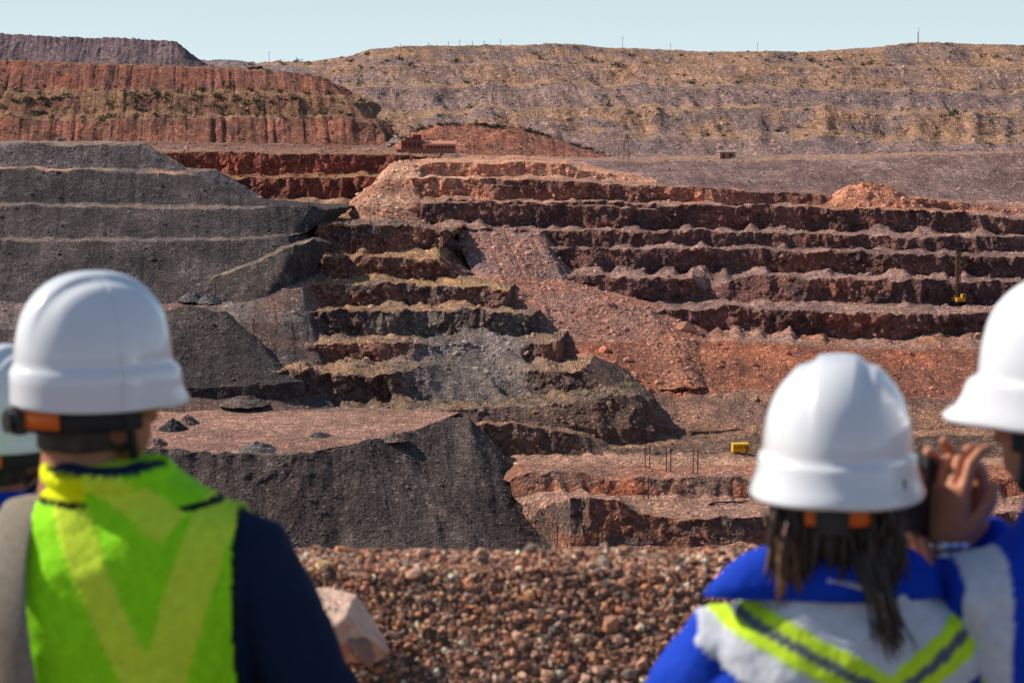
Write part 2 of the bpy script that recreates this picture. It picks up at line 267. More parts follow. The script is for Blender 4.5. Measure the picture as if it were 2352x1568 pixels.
# ------------------------------------------------------------ overall ground sheet
xs=np.unique(np.concatenate([np.linspace(-30000,-2000,15),np.linspace(-2000,-60,40),np.linspace(-60,60,81),np.linspace(60,2000,40),np.linspace(2000,30000,15)]))
ys=np.unique(np.concatenate([np.linspace(-30000,-2000,15),np.linspace(-2000,-30,30),np.linspace(-30,30,81),np.linspace(30,2000,90),np.linspace(2000,40000,20)]))
gx,gy=np.meshgrid(xs,ys)
inside=np.clip(np.minimum(np.minimum(430-np.abs(gx),1300-gy),gy-10)/60,0,1)
base=-56-112*inside
hill=-.65*np.maximum.reduce([np.zeros_like(gx),gy-7.2,-gy-40,np.abs(gx)-60])
gz=np.maximum(base,hill)-.02+np.where(hill>base,.03*fbm(gx/1.5,gy/1.5,0*gx,3),0)
gc=np.zeros(gx.shape+(4,));gc[...,:3]=C(140,108,92);gc[...,3]=.2
mkobj('ground',np.stack([gx,gy,gz],-1).reshape(-1,3),gridfaces(*gx.shape),terrain_mat('earth',1.,1.),gc.reshape(-1,4),True)
# ------------------------------------------------------------ rocks / bushes / grass on the terrain
ph=(1+5**.5)/2
ICO=np.array([(-1,ph,0),(1,ph,0),(-1,-ph,0),(1,-ph,0),(0,-1,ph),(0,1,ph),(0,-1,-ph),(0,1,-ph),(ph,0,-1),(ph,0,1),(-ph,0,-1),(-ph,0,1)])/math.sqrt(1+ph*ph)
ICF=np.array([(0,11,5),(0,5,1),(0,1,7),(0,7,10),(0,10,11),(1,5,9),(5,11,4),(11,10,2),(10,7,6),(7,1,8),(3,9,4),(3,4,2),(3,2,6),(3,6,8),(3,8,9),(4,9,5),(2,4,11),(6,2,10),(8,6,7),(9,8,1)])
def rotm(n):
    q=rng.normal(size=(n,4));q/=np.linalg.norm(q,axis=1)[:,None];w,x,y,z=q.T
    return np.stack([1-2*(y*y+z*z),2*(x*y-z*w),2*(x*z+y*w),2*(x*y+z*w),1-2*(x*x+z*z),2*(y*z-x*w),2*(x*z-y*w),2*(y*z+x*w),1-2*(x*x+y*y)],-1).reshape(n,3,3)
def rocks(name,pos,size,cols,mat,flat=1.,jit=(-.28,.22),an=(.6,1.15)):
    n=len(pos);v=ICO[None]*(1+rng.uniform(*jit,(n,12,1)))
    v=v*rng.uniform(*an,(n,1,3));v=np.einsum('nij,nkj->nki',rotm(n),v);v[...,2]*=flat
    v=v*size[:,None,None]+pos[:,None,:]
    F=(ICF[None]+12*np.arange(n)[:,None,None]).reshape(-1,3)
    return mkobj(name,v.reshape(-1,3),F,mat,np.repeat(cols,12,axis=0))
def pick(name,n,segs=None):
    P,S,cl=TERR[name];ok=np.arange(len(S))>=8;rr=np.where(ok)[0] if segs is None else np.where(np.isin(S,segs)&ok)[0]
    i=rng.choice(rr,n);j=rng.integers(0,P.shape[1],n);return P[i,j],cl[i,j,:3]
pp=[];cc=[];ss=[]
for nm,n,sg,mx in (('pit_wall',5200,None,1.0),('pit_wall',90,[1,2],2.2),('scree_slope',3200,None,1.0),('scree_slope',70,[1,2],2.0),('rock_spur',3600,None,1.0),('dark_spoil_dump',4500,None,.7),('ore_stockpile',9000,[1,2],.42),('dark_stockpile',600,None,.7),('pale_rubble_slope',500,None,1.3),
    ('lower_pit_floor',1800,None,.7),('lower_pit_floor',40,None,1.8),('grey_spoil_dump',4500,None,1.0),('pale_rock_bench',800,None,.9),('far_spoil_dump',300,None,1.4),('orange_rock_knoll',80,None,1.8),('red_pit_wall',400,[4,5],1.3),('pit_floor',250,None,.35)):
    p,c=pick(nm,n,sg);s=mx*rng.lognormal(-.75,.5,n);k=rng.uniform(.65,1.8,(n,1))
    pp.append(p);cc.append(np.clip(c*k+.015,0,.8));ss.append(np.minimum(s,mx*2.4))
rocks('loose_rocks',np.concatenate(pp),np.concatenate(ss),np.concatenate(cc),M_ROCK,.8)
def leafclumps(name,pos,rad,col,nl,leaf,up=.75,vary=.5):
    n=len(pos);d=rng.normal(size=(n,nl,3));d/=np.linalg.norm(d,axis=2)[...,None];d[...,2]=np.abs(d[...,2])*up
    d*=rng.uniform(.35,1.05,(n,nl,1))*(1+.3*rng.normal(size=(n,nl,1)))
    c=pos[:,None]+d*rad[:,None,None]
    t=rng.normal(size=(n,nl,3,3))*leaf*rad[:,None,None,None]
    V=(c[:,:,None]+t).reshape(-1,3);F=np.arange(len(V)).reshape(-1,3)
    cl=np.repeat((np.asarray(col)[None,None]*rng.uniform(1-vary,1+vary,(n,nl,1))*rng.uniform(.7,1.3,(n,1,1))).reshape(-1,3),3,axis=0)
    return mkobj(name,V,F,M_LEAF,cl)
bp=[];br=[]
for nm,n,sg,r in (('red_spoil_dump',190,[1,2,3],(1.2,3.8)),('red_spoil_dump',110,[0,4],(.8,1.8)),('grey_spoil_dump',90,[1,3,5,7,8],(1.5,4.2)),('grey_spoil_dump',330,[1,2,3,4,5,6,7,8],(.8,2.0)),('red_earth_mound',50,[0],(.7,1.4)),('red_pit_wall',40,[2],(.8,1.6)),('lower_pit_floor',60,[8,9],(.5,1.0)),('rock_spur',50,[1,3],(.5,1.0))):
    p,_=pick(nm,n,sg);bp.append(p);br.append(rng.uniform(*r,n))
P,S,_=TERR['red_earth_mound'];k=np.where(S==0)[0][-1]
j=rng.integers(0,P.shape[1],80);bp.append(P[k,j]);br.append(rng.uniform(.9,2.4,80))
leafclumps('bushes',np.concatenate(bp),np.concatenate(br),(.085,.082,.045),60,.16)
gp=[]
for nm,n,sg in (('grey_spoil_dump',18000,[1,2,3,4,5,6,7,8]),('red_spoil_dump',4500,[1,2,3]),('rock_spur',2600,[1,3,5,7,9,11]),('lower_pit_floor',800,[6,8,9]),('pit_wall',500,[0,1]),('red_pit_wall',700,[2,4])):
    p,_=pick(nm,n,sg);kk=fbm(p[:,0]/14,p[:,1]/20,p[:,2]/6,3)>-.02;gp.append(p[kk])
gp=np.concatenate(gp);leafclumps('dry_grass',gp,rng.uniform(.35,.85,len(gp)),(.58,.37,.18),5,.3,1.0)
bpy.context.view_layer.update()
dg=bpy.context.evaluated_depsgraph_get()
CAM=Vector((0,0,CZ))
def hit(u,v):
    p=W(u,v,1.);d=(Vector(p)-CAM).normalized()
    ok,loc,nrm,_,_,_=bpy.context.scene.ray_cast(dg,CAM+d*30,d)
    return np.array(loc) if ok else W(u,v,900)
def heap(u,v,wpx,hpx,col):
    o=hit(u,v);r=wpx*KP*o[1]/2;h=hpx*KP*o[1]
    n=40;m=18;th=np.linspace(0,2*np.pi,n+1);q=np.linspace(0,1.1,m);T,Q=np.meshgrid(th,q)
    x=r*Q*np.cos(T);y=r*1.2*Q*np.sin(T);z=h*np.clip(1-Q**1.3,-.1,1)
    k=1+.5*fbm(x/2+u,y/2,z/2,3);z=z*k+.12*h*fbm(x*1.5,y*1.5,0*x,2);z[:,-1]=z[:,0];x[:,-1]=x[:,0]
    V=np.stack([x+o[0],y+o[1],z+o[2]],-1).reshape(-1,3)
    mkobj('gravel_heap',V,gridfaces(m,n+1),M_TER,np.tile(np.append(col,0),(len(V),1)))
for a in ((592,1032,90,20,g3),(398,985,70,22,g2),(430,972,60,20,fl2),(735,1000,50,8,g1),(905,1008,60,16,C(120,100,92)),(560,925,110,18,C(110,94,86)),(440,688,60,18,g3),(480,692,60,18,g3),(360,1020,50,18,fl2)):heap(*a)
# ------------------------------------------------------------ built things in the pit
class MB:
    def __init__(s):s.v=[];s.f=[];s.c=[]
    def box(s,c,d,col,rot=None):
        b=len(s.v)
        for sx in(-.5,.5):
            for sy in(-.5,.5):
                for sz in(-.5,.5):
                    p=Vector((sx*d[0],sy*d[1],sz*d[2]))
                    if rot:p=Euler(rot).to_matrix()@p
                    s.v.append((p[0]+c[0],p[1]+c[1],p[2]+c[2]));s.c.append(col)
        for f in((0,1,3,2),(4,6,7,5),(0,4,5,1),(2,3,7,6),(0,2,6,4),(1,5,7,3)):s.f.append(tuple(b+i for i in f))
    def tube(s,pts,rad,col=(.5,.5,.5),n=12,cap=True,ell=None):
        pts=[Vector(p) for p in pts];rad=[rad]*len(pts) if not hasattr(rad,'__len__') else rad
        b=len(s.v);ref=None
        for i,p in enumerate(pts):
            t=(pts[min(i+1,len(pts)-1)]-pts[max(i-1,0)]).normalized()
            if ref is None:ref=Vector((1,0,0)) if abs(t.x)<.9 else Vector((0,1,0))
            a=(ref-t*ref.dot(t)).normalized();bb=t.cross(a);ref=a
            for k in range(n):
                th=2*math.pi*k/n;q=p+(a*math.cos(th)+bb*math.sin(th)*(ell or 1))*rad[i];s.v.append(tuple(q));s.c.append(col)
        for i in range(len(pts)-1):
            for k in range(n):
                k2=(k+1)%n;s.f.append((b+i*n+k,b+i*n+k2,b+(i+1)*n+k2,b+(i+1)*n+k))
        if cap:
            s.f.append(tuple(b+k for k in range(n))[::-1]);s.f.append(tuple(b+(len(pts)-1)*n+k for k in range(n)))
    def ell(s,c,r,col=(.5,.5,.5),n=20,m=14,rot=None):
        b=len(s.v);Mx=Euler(rot).to_matrix() if rot else Matrix.Identity(3)
        for i in range(m+1):
            f=math.pi*i/m
            for k in range(n):
                th=2*math.pi*k/n;p=Mx@Vector((r[0]*math.sin(f)*math.cos(th),r[1]*math.sin(f)*math.sin(th),r[2]*math.cos(f)))
                s.v.append((p[0]+c[0],p[1]+c[1],p[2]+c[2]));s.c.append(col)
        for i in range(m):
            for k in range(n):
                k2=(k+1)%n;s.f.append((b+i*n+k,b+(i+1)*n+k,b+(i+1)*n+k2,b+i*n+k2))
    def obj(s,name,mat,loc=(0,0,0),rz=0,sc=1,smooth=False,parent=None):
        o=mkobj(name,np.array(s.v),s.f,mat,np.array(s.c),smooth,parent);o.location=loc;o.rotation_euler[2]=rz;o.scale=(sc,)*3;return o
RU=C(120,70,54);YE=C(235,170,30);DK=C(45,42,42);WH=C(200,195,185)
m=MB();o=hit(2200,697)
for sx in(-1.9,1.9):
    m.box((sx,0,.5),(.9,5.5,1.0),DK);m.tube([(sx,-2.75,.5),(sx,-2.74,.5)],.5,DK)
m.box((0,-.2,1.9),(4,6,1.6),C(200,140,40));m.box((1.2,-2.2,3.4),(1.5,1.6,1.7),C(220,160,40));m.box((1.2,-3.02,3.5),(1.1,.05,.9),DK);m.box((-1,.6,3.1),(1.8,3,1.0),C(120,90,50))
for a in(-.9,.9):
    for b in(-.6,.6):m.box((a+.6,b+1.6,12),(.3,.3,22),C(110,74,56))
for k in range(18):
    z=1.6+k*1.2;m.box((.6,1.0,z),(2.1,.18,.18),DK,(0,.6 if k%2 else -.6,0));m.box((.6,2.2,z),(2.1,.18,.18),DK,(0,-.6 if k%2 else .6,0))
m.tube([(.6,1.6,2),(.6,1.6,22)],.28,DK);m.box((.6,1.6,23),(2.4,1.8,.9),DK);m.tube([(-.8,-1.5,2.6),(.4,1.2,10)],.15,DK)
m.obj('drill_rig',M_PAINT,o,.3)
m=MB();o=hit(1700,1040)
m.box((0,0,1.9),(5.6,2.6,2.7),YE);m.box((0,0,3.32),(5.9,2.9,.16),C(240,190,60));m.box((-2,0,.3),(.3,2.6,.5),DK);m.box((2,0,.3),(.3,2.6,.5),DK);m.box((0,0,.45),(6,.3,.2),DK)
for a in(-2,-.9,.2,1.3):m.box((a,-1.31,2.2),(.7,.04,.9),C(150,100,25))
m.box((2.2,-1.31,1.7),(.8,.04,2.0),C(120,80,25));m.box((3.2,0,1.2),(.8,1.6,1.2),YE)
m.obj('yellow_site_cabin',M_PAINT,o,.15,1.0)
def pickup(u,v,col,rz,sc=1.):
    m=MB();o=hit(u,v);m.box((0,0,.85),(5,1.9,.7),col);m.box((-.2,0,1.5),(2.0,1.7,.75),col);m.box((-.2,-.87,1.52),(1.7,.04,.5),DK);m.box((-.2,.87,1.52),(1.7,.04,.5),DK)
    for a in(-1.6,1.6):
        for b in(-.9,.9):m.tube([(a,b-.12,.4),(a,b+.12,.4)],.4,DK)
    m.obj('pickup_or_yellow_marker',M_PAINT,o,rz,sc)
for a in ((760,343,YE,0,.55),(803,343,YE,0,.55),(140,322,WH,.1),(1050,358,WH,0,.7),(1530,371,YE,0,.45),(1228,948,YE,.2,.35),(1060,936,YE,.2,.3)):pickup(*a)  # small yellow ones: shrunken truck shapes standing in for signs and barriers
m=MB();o=hit(918,349);s=KP*o[1]
def bx(u0,u1,v0,v1,dp=8,col=RU,y=0):m.box((((u0+u1)/2-918)*s,y,(349-(v0+v1)/2)*s),((u1-u0)*s,dp,(v1-v0)*s),col)
bx(912,1045,342,352,12,C(150,92,72));bx(975,1046,330,343,9,C(170,106,84));bx(922,972,322,343,9,C(130,74,58),1);bx(930,950,316,330,6,C(118,68,54),2);bx(948,968,310,322,4,C(118,68,54),2)
m.box(((1010-918)*s,0,(349-329)*s),(76*s,10,.5),C(196,130,106),(.18,0,0))
for k in range(8):bx(982+8*k,986+8*k,335,340,.1,DK,-4.56)
for k in range(4):bx(928+11*k,933+11*k,328,335,.1,DK,-3.56)
m.tube([(0,3,0),(30*s,3,28*s)],.6,C(90,60,50));m.obj('ore_plant_building',M_PAINT,o,0)
m=MB();o=hit(1670,364)
m.box((0,0,1.7),(8,5,3.4),C(160,116,96));m.box((0,0,3.6),(9.5,6.5,.35),C(215,190,170));m.box((-2,-2.52,1.3),(1.1,.05,2.4),DK);m.box((1.6,-2.52,1.8),(1.8,.05,1.2),DK)
m.obj('site_hut',M_PAINT,o,0,1.05)
m=MB();o=hit(1438,366)
for a in(-1.4,1.4):
    for b in(-1.4,1.4):m.tube([(a,b,0),(a*.7,b*.7,11)],.16,C(110,92,82),6)
for z in(2,4.5,7,9.5):
    m.box((0,-1.2,z),(2.7,.12,.12),C(110,95,85));m.box((0,1.2,z),(2.7,.12,.12),C(110,95,85));m.box((0,-1.2,z+1.1),(3.2,.1,.1),C(110,95,85),(0,.7,0));m.box((-1.2,0,z),(.1,2.7,.1),DK)
m.tube([(0,0,11),(0,0,13.6),(0,0,14.1)],[1.5,1.5,.3],C(150,120,100),16);m.obj('water_tower',M_PAINT,o)
def pole(u,v,h,n=1,gap=2.,arm=True,r=.17,col=RU,name='utility_pole',base=None):
    m=MB();o=hit(u,v)if base is None else base
    for k in range(n):
        x=k*gap;m.tube([(x,0,-.5),(x,0,h)],[r,r*.8],col,6)
        if arm:m.box((x,0,h-.6),(1.6,.12,.12),col);m.box((x,0,h-1.6),(1.2,.1,.1),col)
    if n>1:m.box(((n-1)*gap/2,0,h*.8),((n-1)*gap+.6,.1,.15),col);m.box(((n-1)*gap/2,0,h*.4),((n-1)*gap,.08,.1),col)
    m.obj(name,M_PAINT,o,rng.uniform(-.3,.3))
for u,v,h,n in((1482,1075,8,2),(1530,1083,8,2),(1592,1088,8,2),(1478,1145,7,2),(1280,1253,6.5,2),(1382,1245,7,2),(582,760,5,1),(645,660,5,1),(495,690,7,1)):pole(u,v,h,n,1.5,True,.19,C(84,52,42))
for u in(806,822,836,848,860):pole(u,585,6,1,2,False,.11)
for u in(836,852):pole(u,640,7,1,2,False,.11)
for u,v,h in((1060,652,6),(1388,364,12),(1275,358,8),(1295,360,9),(1345,364,8),(1365,362,8),(1420,364,8),(850,510,8),(868,505,7)):pole(u,v,h,1,2,False,.16)
def skyl(u,v,h,name='mast',arm=False,r=.16,n=1):
    o=W(u,v,1736);o[2]-=.5;pole(u,v,h,n,4,arm,r,C(120,120,125),name,o)
skyl(2110,98,11.5,'radio_mast');skyl(2108,98,8,'radio_mast',False,.25)
for u,v,h,a in((1430,111,8.5,True),(1540,118,6,True),(1740,121,7.5,True),(985,104,2.5,True),(1030,103,3,True),(1056,103,4,True),(1085,103,3,True),(1112,103,3.5,True),(1150,103,4.5,True),(527,150,5,True),(618,143,8,True),(920,106,2,True)):skyl(u,v,h,'utility_pole',a)
def hose(pl,r):
    m=MB();m.tube([hit(u,v)+np.array([0,0,.3]) for u,v in pl],r,C(70,58,52),8);m.obj('hose_pipe',M_PAINT)
hose(((1340,1152),(1332,1175),(1331,1195),(1338,1215),(1340,1232)),.22)
hose(((1628,1160),(1640,1156),(1670,1154),(1700,1155),(1718,1152)),.25)
# ------------------------------------------------------------ gravel berm in front of the people
zc=float(W(1176,1294,5.98)[2])
def bermz(x,y):
    f=zc-.72*np.maximum(0,5.9-y)-.15*np.maximum(0,6.0-y)**1;b=zc-.75*np.maximum(0,y-6.12)
    return np.maximum(np.minimum(f,b)+.010*fbm(x*1.3,y*2,0*x,3)+.016*fbm(x*5,y*5,0*x+3,2),-.05)
bx_=np.linspace(-6,6,480);by_=np.linspace(4.4,7.6,150);X_,Y_=np.meshgrid(bx_,by_)
pc=np.zeros(X_.shape+(3,));pc[:]=C(104,78,64)
mkobj('gravel_berm',np.stack([X_,Y_,bermz(X_,Y_)],-1).reshape(-1,3),gridfaces(*X_.shape),M_PEB,pc.reshape(-1,3),True)
pal=np.array([C(152,112,92),C(184,146,126),C(116,84,70),C(206,180,160),C(88,70,62),C(166,112,84),C(136,118,110),C(222,154,112)])*np.array([1.2,1.10,.98])
def pebbles(n,x0,x1,y0,y1,s0,sg):
    x=rng.uniform(x0,x1,n);y=rng.uniform(y0,y1,n);s=np.minimum(s0*rng.lognormal(0,sg,n),s0*3.4)
    z=bermz(x,y)+s*.25;c=np.clip(pal[rng.choice(8,n,p=[.24,.18,.2,.07,.12,.1,.06,.03])]*rng.uniform(.6,1.35,(n,1)),0,.8)
    rocks('gravel',np.stack([x,y,z],1),s,c,M_PEB,.85,(-.4,.35),(.55,1.2))
pebbles(60000,-1.9,1.9,5.25,6.18,.0068,.36)
pebbles(12000,-4,4,4.5,6.3,.010,.42)
def boulder(u,v,d,r,col,seed,name):
    c=W(u,v,d);n=90;mm=60;T,Fi=np.meshgrid(np.linspace(0,2*np.pi,n+1),np.linspace(0,np.pi,mm))
    dx,dy,dz_=np.sin(Fi)*np.cos(T),np.sin(Fi)*np.sin(T),np.cos(Fi)
    rr=1+0*T
    rg=np.random.default_rng(seed)
    for k in range(12):
        nn=rg.normal(size=3);nn/=np.linalg.norm(nn);h=rg.uniform(.55,.85);dd=dx*nn[0]+dy*nn[1]+dz_*nn[2];rr=np.minimum(rr,np.where(dd>.05,h/np.maximum(dd,.05),9))
    rr=rr+.12*fbm(dx*3+seed,dy*3,dz_*3,5)
    V=np.stack([dx*rr*r[0]+c[0],dy*rr*r[1]+c[1],dz_*rr*r[2]+c[2]],-1)
    Z=V.copy();V[...,2]-=.45*(Z[...,0]-c[0])
    mkobj(name,V.reshape(-1,3),gridfaces(mm,n+1),flat_mat('pink_stone',col,.85,0,22,.25,.01),None,False)
boulder(776,1436,5.66,(.12,.10,.10),tuple(C(232,180,156)),4,'boulder')
boulder(828,1494,5.60,(.035,.04,.04),tuple(C(150,110,95)),9,'boulder')
# ------------------------------------------------------------ people
def remesh(mb,name,vox,sm=4,parent=None,mat=None):
    o=mb.obj(name+'_tmp',mat);md=o.modifiers.new('r','REMESH');md.mode='VOXEL';md.voxel_size=vox
    s=o.modifiers.new('s','SMOOTH');s.iterations=sm;s.factor=.5
    g=bpy.context.evaluated_depsgraph_get();me=bpy.data.meshes.new_from_object(o.evaluated_get(g));bpy.data.objects.remove(o)
    n=bpy.data.objects.new(name,me);bpy.context.collection.objects.link(n);me.materials.clear();me.materials.append(mat)
    me.polygons.foreach_set('use_smooth',np.ones(len(me.polygons),bool));n.parent=parent;return n
def getv(o):
    a=np.zeros(len(o.data.vertices)*3,np.float32);o.data.vertices.foreach_get('co',a);return a.reshape(-1,3).astype(float)
def getn(o):
    a=np.zeros(len(o.data.vertices)*3,np.float32);o.data.vertices.foreach_get('normal',a);return a.reshape(-1,3).astype(float)
def putv(o,v):o.data.vertices.foreach_set('co',v.astype(np.float32).ravel());o.data.update()
M_CLOTH=attr_mat('cloth',.85,60,.004,.1,.2);M_SKIN=attr_mat('skin',.5,90,.0015,.08,.4);M_HAIR=attr_mat('hair',.45,120,.001,.3,.5)
M_HELM=flat_mat('white_plastic',(.86,.86,.87),.2,0,6,.02,.0003,.5);M_STRAP=flat_mat('black_webbing',(.015,.015,.017),.7)
M_OR=flat_mat('orange_foam',(.85,.17,.02),.6);M_BLK=flat_mat('black_plastic',(.02,.02,.022),.35);M_MET=flat_mat('steel',(.75,.75,.78),.25,1.)
M_STR=flat_mat('canvas_strap',(.27,.22,.16),.85,0,120,.2,.002)
DN=.034
RINGS=[(.80,.15,.11),(.90,.178,.128),(.98,.175,.122),(1.05,.168,.116),(1.13,.174,.12),(1.22,.186,.127),(1.33-DN,.198,.122),(1.385-DN,.196,.108),(1.42-DN,.172,.094),(1.45-DN,.125,.08),(1.485-DN,.085,.072),(1.50-DN,.07,.066)]
def loft(mb,rings,e=2.4,n=40,xo=0):
    b=len(mb.v)
    for z,rx,ry in rings:
        for k in range(n):
            t=2*math.pi*k/n;c,s=math.cos(t),math.sin(t)
            mb.v.append((rx*math.copysign(abs(c)**(2/e),c)+xo*max(0,(z+DN-1.40)/.1)*.5,ry*math.copysign(abs(s)**(2/e),s),z));mb.c.append((.5,.5,.5))
    for i in range(len(rings)-1):
        for k in range(n):
            k2=(k+1)%n;mb.f.append((b+i*n+k,b+i*n+k2,b+(i+1)*n+k2,b+(i+1)*n+k))
    mb.f.append(tuple(b+k for k in range(n))[::-1]);mb.f.append(tuple(b+(len(rings)-1)*n+k for k in range(n)))
def hand(parent,origin,fing,palm,thumb_side,curl,name,skin):
    f=Vector(fing).normalized();p=Vector(palm);p=(p-f*p.dot(f)).normalized();x=f.cross(p)*thumb_side;o=Vector(origin)
    T=lambda a,b,c:o+x*a+p*b+f*c
    mb=MB()
    b=len(mb.v);n=20;zz=[(-.03,.026,.021),(0,.028,.019),(.03,.038,.017),(.065,.042,.015),(.088,.040,.012)]
    for z,rx,ry in zz:
        for k in range(n):
            t=2*math.pi*k/n;mb.v.append(tuple(T(rx*math.cos(t),ry*math.sin(t),z)));mb.c.append((.5,)*3)
    for i in range(len(zz)-1):
        for k in range(n):
            k2=(k+1)%n;mb.f.append((b+i*n+k,b+i*n+k2,b+(i+1)*n+k2,b+(i+1)*n+k))
    mb.f.append(tuple(b+k for k in range(n))[::-1]);mb.f.append(tuple(b+(len(zz)-1)*n+k for k in range(n)))
    for i,(xx,L) in enumerate(((-.033,.062),(-.011,.076),(.011,.082),(.032,.073))):
        a=0;q=(xx,0,.078);pts=[T(*q)];rad=[.0094]
        for j,fr in enumerate((.5,.28,.22)):
            a+=curl[j]*(1+.12*(1-i));q=(q[0]+xx*.10,q[1]+math.sin(a)*L*fr*1.15,q[2]+math.cos(a)*L*fr*1.15);pts.append(T(*q));rad.append((.0088,.008,.0062)[j])
        mb.tube(pts,rad,n=10)
    pts=[T(.022,.004,.012),T(.045,.012,.038),T(.058,.026,.066),T(.056,.038,.09)];mb.tube(pts,[.015,.013,.0105,.008],n=10)
    ob=remesh(mb,name,.0026,2,parent,M_SKIN);v=getv(ob);setcol(ob.data,np.tile(np.array(skin),(len(v),1)));return ob
def head(parent,pos,yaw,pitch,skin,hair,hairmode,roll=0):
    mb=MB()
    mb.ell((0,-.012,.028),(.076,.094,.09));mb.ell((0,.02,-.02),(.064,.072,.085));mb.ell((0,.045,-.068),(.040,.042,.040));mb.ell((0,.03,-.05),(.055,.055,.05))
    mb.ell((0,.100,-.012),(.012,.018,.014));mb.tube([(0,.088,.018),(0,.098,-.008)],[.008,.012]);mb.ell((0,.083,.028),(.05,.012,.010));mb.ell((0,.088,-.045),(.024,.010,.010))
    for sx in(-1,1):
        mb.ell((sx*.075,-.012,-.005),(.009,.020,.032),rot=(0,sx*.3,0));mb.ell((sx*.045,.062,-.02),(.024,.024,.022))
    mb.tube([(0,-.022,-.03),(0,-.026,-.09),(0,-.03,-.19)],[.058,.054,.062],n=20)
    E=bpy.data.objects.new('head_pivot',None);bpy.context.collection.objects.link(E);E.parent=parent;E.location=pos;E.rotation_euler=(pitch,roll,yaw)
    ob=remesh(mb,'head',.004,3,E,M_SKIN);v=getv(ob);nn=getn(ob)
    isx=(v[:,1]<.035)&(v[:,2]>-.085)&~((np.abs(v[:,0])>.066)&(v[:,1]>-.04)&(v[:,2]<.03)) &~((np.abs(v[:,0])>.05)&(v[:,1]>.0)&(v[:,2]<.0)) if hairmode else np.zeros(len(v),bool)
    hv=fbm(v[:,0]*60,v[:,1]*60,v[:,2]*25,3)
    v2=v+nn*np.where(isx,.006+.006*hv,0)[:,None];putv(ob,v2)
    col=np.tile(np.array(skin),(len(v),1));col[isx]=np.array(hair)*(1+1.2*hv[isx,None])
    lips=(np.abs(v[:,0])<.024)&(v[:,1]>.08)&(np.abs(v[:,2]+.045)<.009);col[lips]=np.array(skin)*np.array([.8,.45,.45])
    brow=(np.abs(np.abs(v[:,0])-.03)<.018)&(v[:,1]>.07)&(np.abs(v[:,2]-.03)<.006);col[brow]=hair
    setcol(ob.data,np.clip(col,0.003,.9))
    for sx in(-1,1):
        e=MB();e.ell((sx*.031,.078,.008),(.012,.012,.009),(.8,.78,.75));e.ell((sx*.031,.0875,.008),(.005,.004,.005),(.05,.03,.02));e.obj('eye',M_SKIN,smooth=True,parent=E)
    return E
def helmet(E,tilt=0.,z0=-.012,flare=1.,sc=1.,peak=.042,roll=0):
    n=120;V=[];rows=[(-.004,.155),(.0,.175),(.004,.175),(.014,.13),(.028,.085),(.042,.062),(.047,.055),(.050,.03),(.052,.008)]
    rows=[(z,1+(r*flare if z<.04 else r*(.5+.5*flare))) for z,r in rows]
    if flare<.8:rows=[(z,max(r,1.058)) if z<.045 else (z,r) for z,r in rows]
    H=.128
    for q in np.linspace(0,1,34)[1:]:
        a=q*math.pi/2;rows.append((.052+H*math.sin(a)**.92,max(math.cos(a)**.82,.0005)*1.0))
    th=np.linspace(0,2*np.pi,n+1)
    for i,(z,r) in enumerate(rows):
        x=.104*sc*r*np.cos(th);y=.126*sc*r*np.sin(th)
        zz=np.full(n+1,z)
        if i<8:
            w=np.clip((np.sin(th)-.35)/.65,0,1);w=w*w*(3-2*w);k=(7-i)/7. if i>2 else 1.
            y=y+peak*w*k;zz=zz-.006*w*k
            zz=zz-.006*np.abs(np.cos(th))*k
        if i>=9:
            dome=np.clip((z-.07)/.05,0,1)
            rg=np.clip((.034-np.abs(x))/.007,0,1);rg=rg*rg*(3-2*rg)
            zz=zz+.0065*rg*dome
            rg2=np.clip((.011-np.abs(np.abs(x)-.056))/.006,0,1);zz=zz+.0025*rg2*dome*np.clip((.09-np.abs(y))/.02,0,1)
        V.append(np.stack([x,y,zz],-1))
    V=np.array(V)
    o=mkobj('hard_hat',V.reshape(-1,3),gridfaces(*V.shape[:2]),M_HELM,None,True,E);o.location=(0,0,z0);o.rotation_euler=(tilt,roll,0)
    s=o.modifiers.new('s','SOLIDIFY');s.thickness=.003;s.offset=-1
    def arc(a0,a1,rx,ry,z,h,mat,name,tk=.003):
        k=24;t=np.radians(np.linspace(a0,a1,k));P=[]
        for dz in(-h/2,h/2):P.append(np.stack([rx*np.cos(t),ry*np.sin(t),np.full(k,z+dz)],-1))
        q=mkobj(name,np.array(P).reshape(-1,3),gridfaces(2,k),mat,None,True,E);q.location=(0,-.01,z0);s=q.modifiers.new('s','SOLIDIFY');s.thickness=tk;return q
    arc(150,390,.088,.106,-.022,.036,M_STRAP,'headband')
    for a,b in((205,236),(246,262),(280,318)):arc(a,b,.092,.110,-.020,.028,M_OR,'headband_pad')
    k=MB();k.box((0,-.122,-.026+z0),(.045,.016,.034),(.5,)*3);k.tube([(0,-.128,-.026+z0),(0,-.138,-.026+z0)],.016,n=16);k.obj('ratchet_knob',M_BLK,parent=E)
    for sx in(-1,1):
        k=MB();k.tube([(sx*.092,.0,.0),(sx*.083,.02,-.05),(sx*.05,.04,-.10),(0,.05,-.12)],.004,n=8,ell=2);k.obj('chin_strap',M_STRAP,parent=E)
    return o
def strands(parent,name,roots,tips,col,n,r=.0022,sag=.02,seed=1):
    rg=np.random.default_rng(seed);mb=MB()
    for i in range(n):
        a=Vector(roots(rg));b=Vector(tips(rg,a));mid=(a+b)/2+Vector(rg.normal(size=3)*.008)+Vector((0,-sag,0))
        q=[];c=tuple(np.array(col)*rg.uniform(.5,1.8))
        for t in np.linspace(0,1,7):q.append(a*(1-t)**2+mid*2*t*(1-t)+b*t*t)
        mb.tube(q,[r*1.2,r*1.5,r*1.5,r*1.3,r*1.1,r*.8,r*.3],c,5)
    return mb.obj(name,M_HAIR,parent=parent,smooth=True)
